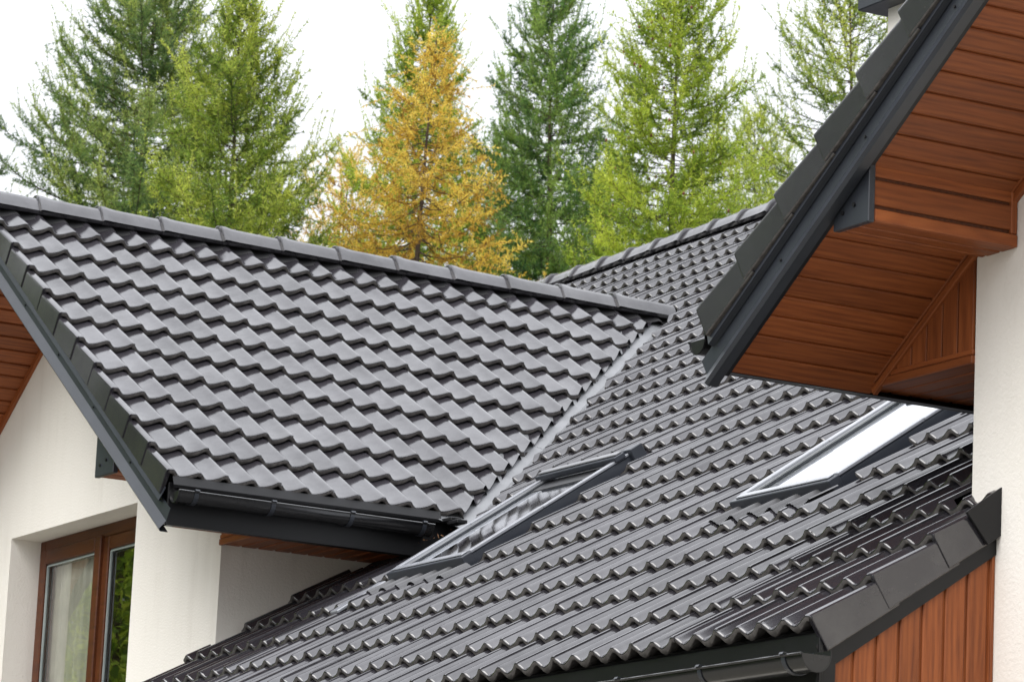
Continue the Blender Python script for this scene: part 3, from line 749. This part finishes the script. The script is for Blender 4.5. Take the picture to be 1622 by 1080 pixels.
# upstand at the wall
Pu = MB(); Pu.prism([(.60+.22, -.15), (1.00, -.15), (1.015, -.01), (.995, .0), (.80, -.004)], .036, .050, fr(OM, VM, NM, Vector((1, 0, 0)))); 
hp('flashing', Pu.mesh('flashing', METAL_D, bevel=.002), label='black upstand flashing where the main verge meets the wing wall')
cl = hp('cladding', MB().add([(-.002, .10, -1.9), (-.002, YW, -1.9), (-.002, YW, YW*s/c-.24), (-.002, .10, .10*s/c-.24), (-.03, .10, -1.9), (-.03, YW, -1.9), (-.03, YW, YW*s/c-.24), (-.03, .10, .10*s/c-.24)], [(0, 1, 2, 3), (7, 6, 5, 4), (0, 3, 7, 4), (1, 5, 6, 2), (3, 2, 6, 7), (0, 4, 5, 1)]).mesh('cladding', WOOD_D), label='vertical brown cladding under the main verge')
y = .100; w_ = .0985
while y < YW-.03:
    y1 = min(y+w_, YW-.012); top = lambda yy: yy*s/c-.20/c
    pr = [(y+.012, 0)]
    g = .013
    v = []
    for xx, ya, yb in ((-.002, y, y1), (.006, y, y1), ):
        pass
    poly = [(y, -.002), (y, .004), (y+g, .004), (y+g, .010), (y+g+.004, .014), (y1-.004, .014), (y1, .010), (y1, -.002)]
    vs = [(b, a, -1.9) for a, b in poly]+[(b, a, top(a)) for a, b in poly]; n = len(poly)
    fs = [(i, (i+1) % n, n+(i+1) % n, n+i) for i in range(n)]+[tuple(range(n)), tuple(range(2*n-1, n-1, -1))]
    # local frame with x = length (vertical)
    Mc = fr((0, y, -1.9), (0, 0, 1), (0, 1, 0), (-1, 0, 0)); Mi = Mc.inverted()
    me = MB().add([tuple(Mi @ Vector(q)) for q in vs], fs).mesh('plank', WOOD)
    sub('plank', me, cl, Mc); y += w_
sub('edge_trim', MB().box((-.002, YW-.016, -1.9), (.020, YW-.002, YW*s/c-.25)).mesh('edge_trim', WOODZ, bevel=.002), cl)

# ------------------------------------------------------------------ skylights
def skylight(xa, xb, sa, sb, label, hood):
    M = fr(OM, UM, VM, NM); ZT = .012; D = .085
    me = MB()
    fw = .046
    me.box((xa, sa, -D), (xb, sa+fw, ZT-.006), M); me.box((xa, sb-fw, -D), (xb, sb, ZT-.006), M)
    me.box((xa, sa+fw, -D), (xa+fw, sb-fw, ZT-.006), M); me.box((xb-fw, sa+fw, -D), (xb, sb-fw, ZT-.006), M)
    o = hp('skylight', me.mesh('skylight', METAL, bevel=.004), label=label)
    # aluminium covers on the sash
    def bx(name, a, b, mat, bv=.003): return sub(name, MB().box(a, b, M).mesh(name, mat, bevel=bv), o)
    smid = sa+(sb-sa)*.47
    for x_ in (xa-.004, xb-.038):
        bx('cover_strip', (x_, sa+.055, ZT-.004), (x_+.042, smid, ZT+.012), FRAMEM)
        bx('cover_strip', (x_+.001, smid+.002, ZT-.004), (x_+.041, sb-.02, ZT+.010), FRAMEM)
    bx('cover_strip', (xa+.039, sa+.055, ZT-.008), (xa+.052, sb-.05, ZT+.000), ALU, .001)
    bx('cover_strip', (xb-.050, sa+.055, ZT-.008), (xb-.040, sb-.05, ZT+.000), ALU, .001)
    bx('bottom_rail', (xa-.008, sa-.010, ZT-.062), (xb+.008, sa+.055, ZT+.006), METAL, .004)
    bx('bottom_rail', (xa+.02, sa+.012, ZT+.0065), (xb-.02, sa+.050, ZT+.014), FRAMEM, .003)
    if hood:
        # pivot hood: inclined box at the top, casting over the glass
        pf = [(sb-.30, ZT+.008), (sb-.30, ZT+.030), (sb-.24, ZT+.060), (sb+.02, ZT+.045), (sb+.05, -.02), (sb+.05, -.08), (sb-.06, -.08), (sb-.06, ZT)]
        bx('top_hood', (xa-.012, sb-.115, ZT+.0), (xb+.012, sb-.045, ZT+.030), METAL, .004)
        bx('top_hood', (xa-.002, sb-.095, ZT+.031), (xb+.004, sb-.052, ZT+.040), ALU, .003)
        bx('top_box', (xb-.065, sb-.02, -.07), (xb+.03, sb+.06, ZT+.026), METAL, .004)
        bx('top_box', (xa-.02, sb-.02, -.07), (xb-.068, sb+.06, ZT+.008), METAL, .004)
        bx('blind_box', (xa+.07, sb-.22, -.020), (xb-.06, sb-.09, ZT-.012), METAL_D, .002)
    else:
        bx('top_hood', (xa-.012, sb-.16, ZT+.0), (xb+.012, sb+.06, ZT+.030), METAL, .004)
    sub('pane', MB().add([(xa+.044, sa+.050, -.003), (xb-.044, sa+.050, -.003), (xb-.044, sb-.056, -.003), (xa+.044, sb-.056, -.003)], [(0, 1, 2, 3)], M).mesh('pane', GLASS_S), o)
    sub('blind', MB().box((xa+.044, sa+.050, -.060), (xb-.044, sb-.056, -.055), M).mesh('blind', BLIND), o)
    # side channels
    for a, b in ((xa-.075, xa-.001), (xb+.001, xb+.06)):
        sub('side_flashing', MB().box((a, sa-.04, -.078), (b, sb+.12, -.062), M).mesh('side_flashing', METAL), o)
    sub('side_flashing', MB().box((xb+.001, sa, -.075), (xb+.004, sb, -.002), M).mesh('side_flashing', METAL), o)
    if hood: sub('side_flashing', MB().box((xa-.10, sa-.34, -.030), (xa-.02, sa-.02, -.012), M).mesh('side_flashing', FRAMEM, bevel=.004), o)
    # pleated apron that follows the tile waves below the window
    n = 150; vs = []; fs = []
    xx0, xx1 = xa-.02, xb+.05
    rows = [(-.165, 0), (-.11, .35), (-.05, .8), (.0, 1)]
    for r, (dv, kk) in enumerate(rows):
        for i in range(n+1):
            x = xx0+(xx1-xx0)*i/n
            if r == 0: dvv = dv+.004*math.sin(i*.35)
            else: dvv = dv
            h = prof(x)*(1-.25*kk)+.014-.036*min(1, max(0, (sa+dvv-math.floor(sa/G)*G)/G))
            h += .0026*(1 if i % 2 else -1)
            vs.append(tuple(M @ Vector((x, sa+dvv, h))))
    for r in range(3):
        for i in range(n): a = r*(n+1)+i; fs.append((a, a+1, a+n+2, a+n+1))
    sub('apron', mesh('apron', vs, fs, LEAD), o)
    return o
skylight(-5.73, -4.955, 1.550, 2.68, 'left skylight reflecting the gable tiles, with a raised hood', True)
skylight(-2.445, -1.700, 1.488, 2.70, 'right skylight reflecting white sky, beside the wing', False)

# ------------------------------------------------------------------ chimney
ch = hp('chimney', MB().box((-6.87, 5.0, 3.2), (-5.9, 5.9, 4.80)).mesh('chimney', PLASTER), label='white rendered chimney behind the wing verge')
sub('chimney_cap', MB().box((-7.02, 4.88, 4.80), (-5.75, 6.05, 4.92)).mesh('chimney_cap', METAL, bevel=.006), ch)

# ------------------------------------------------------------------ larch trees
def ray_point(px, py, dist):
    d = (cf+cr*((px-811)/FPX)-cu*((py-540)/FPX)); h = math.hypot(d.x, d.y)
    return CAM+d*(dist/h)
LG = dict(
    blue=leaf_mat('blue green needles', (.050, .11, .045), (.18, .29, .080), (.50, .58, .15)),
    dark=leaf_mat('dark green needles', (.040, .10, .034), (.13, .26, .065), (.36, .50, .11)),
    green=leaf_mat('fresh green needles', (.085, .16, .022), (.31, .44, .045), (.66, .74, .10)),
    olive=leaf_mat('yellow green needles', (.065, .13, .026), (.25, .36, .052), (.62, .68, .12)),
    gold=leaf_mat('golden needles', (.30, .17, .03), (.72, .48, .07), (.92, .76, .16)))
def tree(px, py, dist, halfw, htvis, matk, label, cat, seed, dens=1.0, droop=.0, cones=False, group=None, lowfrac=.62, spread_pow=.66):
    """apex at pixel (px,py); halfw = crown half width (m) reached htvis metres below the apex"""
    rs = np.random.RandomState(seed)
    A = ray_point(px, py, dist); base = Vector((A.x, A.y, GZ)); Ht = A.z-GZ
    root = bpy.data.objects.new('larch_tree', None); root.location = base; link(root); tag(root, label, cat, group)
    # trunk
    mb = MB(); n = 10; lean = rs.normal(0, .012, 2); prev = Vector((0, 0, -.1)); r0 = .13*Ht/14
    def axis(z): return Vector((lean[0]*z+.05*math.sin(z*.8+seed), lean[1]*z+.05*math.cos(z*.7+seed), z))
    off = axis(Ht)
    zs = np.linspace(0, Ht, 12)
    for i in range(11):
        a, b = axis(zs[i])-Vector((off.x, off.y, 0))*zs[i]/Ht, axis(zs[i+1])-Vector((off.x, off.y, 0))*zs[i+1]/Ht
        mb.cyl(a, b, max(.007, r0*(1-zs[i]/Ht)**.9), max(.006, r0*(1-zs[i+1]/Ht)**.9), 7, False)
    part('trunk', mb.mesh('trunk', BARK, True), root)
    ax = lambda z: np.array(axis(z)-Vector((off.x, off.y, 0))*z/Ht)
    # branches
    segs = []; br = []
    zlow = 1.2
    t = .03
    golden = rs.uniform(0, 6.28)
    while t < Ht-zlow:
        z = Ht-t
        vis = t < htvis*1.45
        R = min(halfw*(t/htvis)**spread_pow, 1.75*halfw)
        nb = (5 if dens > .7 else 4) if vis else 3
        for b in range(nb):
            golden += 2.39996+rs.normal(0, .25)
            L = (R*rs.uniform(.55, 1.15)+.10)*(1.22 if rs.rand() < .15 else 1)
            el = math.radians(np.interp(t/htvis, [0, .25, 1, 2], [62, 38, 12, -5])+rs.normal(0, 6))
            dh = np.array([math.cos(golden), math.sin(golden), 0]); P = ax(z-rs.uniform(0, .1))
            nseg = max(3, int(L/.16)); pts = [P]; e = el-.25
            for q in range(nseg):
                f_ = q/nseg; e2 = e-.5*droop*(1-f_)+(f_**1.6)*math.radians(48)
                d = dh*math.cos(e2)+np.array([0, 0, math.sin(e2)])+rs.normal(0, .06, 3)
                pts.append(pts[-1]+d/np.linalg.norm(d)*L/nseg)
            pts = np.array(pts); tone_b = rs.uniform(0, 1)
            for q in range(nseg): br.append((pts[q], pts[q+1], max(.003, .010*(L/1.5)*(1-q/nseg)+.002)))
            # leader part of the branch carries needles
            st = max(1, int(nseg*.25))
            for q in range(st, nseg): segs.append((pts[q], pts[q+1], tone_b, .9+.3*(q/nseg)))
            # long upright shoots near the branch end
            if vis:
                for _ in range(rs.randint(2, 5)):
                    q = rs.randint(max(0, nseg-2), nseg); p = pts[q]+(pts[q+1]-pts[q])*rs.rand()
                    v = dh*rs.uniform(.1, .6)*(1-droop)+np.array([0, 0, 1-droop*1.1])+rs.normal(0, .22, 3); v /= np.linalg.norm(v)
                    l = rs.uniform(.22, .55)*(1 if t > .3 else .6); e_ = p+v*l
                    segs.append((p, e_, min(1, tone_b*.4+.55), .62))
            # twigs
            ntw = int(L/.050*dens) if vis else int(L/.2)
            for _ in range(ntw):
                f_ = rs.uniform(.12, .98)**.85; q = min(nseg-1, int(f_*nseg)); p = pts[q]+(pts[q+1]-pts[q])*(f_*nseg-q)
                dd = pts[q+1]-pts[q]; dd = dd/np.linalg.norm(dd)
                sd_ = np.cross(dd, [0, 0, 1]); sd_ /= np.linalg.norm(sd_)+1e-6
                up = rs.normal(.18-.55*droop, .42)
                v = dd*rs.uniform(.35, .9)+sd_*rs.choice([-1, 1])*rs.uniform(.3, .95)+np.array([0, 0, up])
                v /= np.linalg.norm(v); l = rs.uniform(.12, .44)*(1-.35*f_)*min(1, .55+L*.5)
                cpt = p+v*l*.55; v2 = v+np.array([0, 0, rs.uniform(-.15, .45)-.6*droop]); v2 /= np.linalg.norm(v2); e_ = cpt+v2*l*.45
                tb = np.clip(tone_b*.7+rs.uniform(0, .3)+.18*(up > .3), 0, 1)
                segs.append((p, cpt, tb, 1)); segs.append((cpt, e_, tb, .8))
        t += (.075 if vis else .25)*(1+.25*rs.rand())
    S0 = np.array([a[0] for a in segs]); S1 = np.array([a[1] for a in segs]); T = np.array([a[2] for a in segs]); K = np.array([a[3] for a in segs])
    # camera-independent depth of a point inside the crown is not used: colour comes from each shoot only
    Ls = np.linalg.norm(S1-S0, axis=1)
    cnt = np.maximum(2, (Ls/.0085).astype(int))
    far = S0[:, 2] < Ht-htvis*1.45; cnt[far] = np.maximum(1, cnt[far]//5)
    idx = np.repeat(np.arange(len(segs)), cnt)
    f_ = rs.rand(len(idx)); P = S0[idx]+(S1-S0)[idx]*f_[:, None]
    D = (S1-S0)[idx]/np.maximum(Ls[idx], 1e-5)[:, None]
    Rn = rs.normal(0, 1, (len(idx), 3)); Rn -= D*np.sum(Rn*D, 1)[:, None]; Rn /= np.linalg.norm(Rn, axis=1)[:, None]
    dirn = D*rs.uniform(.3, .9, (len(idx), 1))+Rn; dirn /= np.linalg.norm(dirn, axis=1)[:, None]
    ln = rs.uniform(.034, .075, len(idx))*K[idx]; ln[far[idx]] *= 3
    sidev = np.cross(dirn, rs.normal(0, 1, (len(idx), 3))); sidev /= np.linalg.norm(sidev, axis=1)[:, None]
    wd = (.0042+.0034*rs.rand(len(idx))); wd[far[idx]] *= 4
    a = P-sidev*wd[:, None]; b = P+sidev*wd[:, None]; tip = P+dirn*ln[:, None]
    V = np.stack([a, b, tip], 1).reshape(-1, 3); nT = len(idx)
    # shoot cores: thin ribbons so twigs stay visible
    me = bpy.data.meshes.new('crown'); me.vertices.add(len(V)); me.vertices.foreach_set('co', V.ravel())
    me.loops.add(nT*3); me.loops.foreach_set('vertex_index', np.arange(nT*3, dtype=np.int32))
    me.polygons.add(nT); me.polygons.foreach_set('loop_start', np.arange(0, nT*3, 3, dtype=np.int32)); me.polygons.foreach_set('loop_total', np.full(nT, 3, dtype=np.int32))
    at = me.attributes.new('tone', 'FLOAT', 'FACE'); at.data.foreach_set('value', np.clip(T[idx]+rs.normal(0, .1, nT), 0, 1).astype(np.float32))
    me.update(); me.materials.append(LG[matk])
    part('crown', me, root)
    # woody branches as tapered three sided sticks
    vs = []; fs = []
    tw = [(s0, s1, .0022) for s0, s1, _, _ in segs[::1] if s0[2] > Ht-htvis*1.5]
    allb = br+tw
    B0_ = np.array([q[0] for q in allb]); B1_ = np.array([q[1] for q in allb]); rr = np.array([q[2] for q in allb])
    d = B1_-B0_; d /= np.maximum(np.linalg.norm(d, axis=1), 1e-6)[:, None]
    o1 = np.cross(d, [.3, .2, .93]); o1 /= np.linalg.norm(o1, axis=1)[:, None]; o2 = np.cross(d, o1)
    rings = []
    for Pp, kk in ((B0_, 1), (B1_, .8)):
        for q in range(3):
            an = 2.0944*q; rings.append(Pp+(o1*math.cos(an)+o2*math.sin(an))*(rr*kk)[:, None])
    V = np.stack(rings, 1).reshape(-1, 3); m = len(allb)
    F = (np.arange(m)[:, None, None]*6+np.array([[0, 1, 4, 3], [1, 2, 5, 4], [2, 0, 3, 5]])[None]).reshape(-1, 4)
    me = bpy.data.meshes.new('branches'); me.vertices.add(len(V)); me.vertices.foreach_set('co', V.ravel())
    me.loops.add(len(F)*4); me.loops.foreach_set('vertex_index', F.astype(np.int32).ravel()); me.polygons.add(len(F))
    me.polygons.foreach_set('loop_start', np.arange(0, len(F)*4, 4, dtype=np.int32)); me.polygons.foreach_set('loop_total', np.full(len(F), 4, dtype=np.int32))
    me.update(); me.materials.append(BARK); part('branches', me, root)
    if cones:
        mb = MB()
        for q in rs.choice(len(segs), 160, replace=False):
            p = Vector(S1[q]); 
            if p.z < Ht-htvis*1.2: continue
            mb.cyl(p-Vector((0, 0, .016)), p+Vector((0, 0, .0)), .006, .015, 6); mb.cyl(p, p+Vector((0, 0, .02)), .015, .004, 6)
        part('cones', mb.mesh('cones', flat_mat('red brown cone', (.16, .05, .025), .7)), root, kind='stuff')
    return root
GRP = 'larch trees behind the house'
def w_at(dist, px): return px/FPX*dist
tree(-70, 190, 41, w_at(41, 130), w_at(41, 250), 'blue', 'blue-green larch cut off by the left edge of the view, only its branch tips showing', 'tree', 21, .8, group=GRP)
tree(250, -75, 42, w_at(42, 250), w_at(42, 420), 'blue', 'tall blue-green larch, leftmost whole crown behind the left ridge', 'tree', 3, 1.05, .0, group=GRP, spread_pow=.85)
tree(380, 0, 37, w_at(37, 165), w_at(37, 400), 'olive', 'yellow-green larch standing in front of the tall blue-green one', 'tree', 5, 1.0, .0, group=GRP, spread_pow=.8)
tree(686, -10, 43, w_at(43, 120), w_at(43, 400), 'green', 'green larch hidden mostly behind the golden larch', 'tree', 8, .8, .05, group=GRP, spread_pow=.75)
tree(692, 60, 38, w_at(38, 175), w_at(38, 370), 'gold', 'golden autumn larch, the largest yellow tree', 'tree', 9, .36, .9, group=GRP, spread_pow=1.05)
tree(878, -25, 43, w_at(43, 120), w_at(43, 350), 'dark', 'dark green larch right of the golden one', 'tree', 12, .9, .05, group=GRP, spread_pow=.5)
tree(1085, -55, 38, w_at(38, 135), w_at(38, 370), 'green', 'bright green larch with small brown cones above the main ridge', 'tree', 14, .85, .1, True, group=GRP, spread_pow=.52)
tree(1345, -60, 42, w_at(42, 175), w_at(42, 400), 'olive', 'loose green larch partly hidden by the right wing verge and chimney', 'tree', 17, .38, .1, group=GRP, spread_pow=.5)
tree(800, 240, 50, w_at(50, 190), w_at(50, 240), 'dark', 'lower dark green larch seen through the gap right of the golden one', 'tree', 31, .5, .1, group=GRP)
tree(985, 260, 49, w_at(49, 120), w_at(49, 180), 'dark', 'lower dark green larch between the dark and the bright green crowns', 'tree', 32, .5, .1, group=GRP)
tree(555, 250, 46, w_at(46, 100), w_at(46, 190), 'gold', 'low thin yellow larch between the left crowns and the golden one', 'tree', 34, .3, .5, group=GRP)
tree(1195, 190, 50, w_at(50, 120), w_at(50, 240), 'olive', 'low dull green larch behind the bright green crown near the wing', 'tree', 36, .4, .1, group=GRP)

# trees and hedge left of the house, seen only as reflections in the window
def side_tree(x, y, h, hw, matk, label, seed, lf=.05, grp='garden trees left of the house'):
    rs = np.random.RandomState(seed)
    root = bpy.data.objects.new('garden_tree', None); root.location = (x, y, GZ); link(root); tag(root, label, 'tree', grp)
    part('trunk', MB().cyl((0, 0, -.1), (0, 0, h), .12, .02, 8).mesh('trunk', BARK), root)
    n = 26000; zz = h*(1-rs.rand(n)**.6*.97); R = hw*(1-zz/h)**.7+.05; th = rs.uniform(0, 6.28, n); r = R*rs.rand(n)**.4*(1+.2*np.sin(th*5+zz*6))
    P = np.stack([r*np.cos(th), r*np.sin(th), zz], 1); a = rs.normal(0, lf, (n, 3)); b = rs.normal(0, lf, (n, 3))
    V = np.stack([P, P+a, P+b], 1).reshape(-1, 3)
    me = bpy.data.meshes.new('crown'); me.vertices.add(n*3); me.vertices.foreach_set('co', V.ravel()); me.loops.add(n*3); me.loops.foreach_set('vertex_index', np.arange(n*3, dtype=np.int32))
    me.polygons.add(n); me.polygons.foreach_set('loop_start', np.arange(0, n*3, 3, dtype=np.int32)); me.polygons.foreach_set('loop_total', np.full(n, 3, dtype=np.int32))
    at = me.attributes.new('tone', 'FLOAT', 'FACE'); at.data.foreach_set('value', rs.rand(n).astype(np.float32)); me.update(); me.materials.append(LG[matk]); part('crown', me, root)
side_tree(-17.5, -2.6, 7.2, 2.1, 'green', 'bright green garden tree left of the house, reflected in the window', 51)
side_tree(-20.5, -5.4, 7.6, 2.4, 'olive', 'yellow-green garden tree further left of the house', 52)
side_tree(-24.5, -7.0, 9.4, 3.0, 'dark', 'dark garden tree at the back left of the garden', 53)

for i, (x, y, h, hw, m_) in enumerate(((30, -2, 19, 6, 'dark'), (33, 6, 20, 6, 'blue'), (28, 13, 20, 6, 'dark'), (34, 20, 22, 6.5, 'dark'), (24, 24, 19, 6, 'blue'))):  # unseen trees added to darken light and reflections on faces turned to +x
    side_tree(x, y, h, hw, m_, ['nearest dark tree of the garden edge right of the house', 'second, blue-green tree of the garden edge right of the house', 'middle dark tree of the garden edge right of the house', 'tallest dark tree of the garden edge right of the house', 'farthest blue-green tree of the garden edge right of the house'][i], 60+i, .17, 'tall trees at the garden edge right of the house')

for i, (x, y, h, hw, m_) in enumerate(((-25.5, -3, 20.0, 5.5, 'blue'), (-23.5, -10, 19.0, 5.5, 'dark'), (-20, -16, 20.5, 5.8, 'dark'), (-14.5, -22, 19.5, 4.5, 'blue'))):  # unseen row added, made tall to darken what the verge plates reflect
    side_tree(x, y, h, hw, m_, ['blue-green tree of the left garden edge nearest the house', 'dark tree in the middle of the left garden edge', 'tallest dark tree of the left garden edge', 'blue-green tree at the near end of the left garden edge'][i], 80+i, .17, 'tall trees at the left garden edge')

# fallen needles and leaves caught at the valley foot
mb = MB(); rs = np.random.RandomState(5)
for i in range(13):
    x = -6.12+rs.normal(0, .09); yy = 1.73+rs.normal(0, .07); z = yy*s/c-.01
    p = Vector((x, yy, z+.004)); a = Vector(rs.normal(0, .007, 3)); b = Vector(rs.normal(0, .006, 3))
    mb.add([p, p+a, p+a+b, p+b], [(0, 1, 2, 3)])
o = part('leaf_litter', mb.mesh('leaf_litter', flat_mat('orange dead leaf', (.20, .10, .045), .8)), None); tag(o, 'orange fallen leaf bits caught at the foot of the valley', 'leaves', kind='stuff')
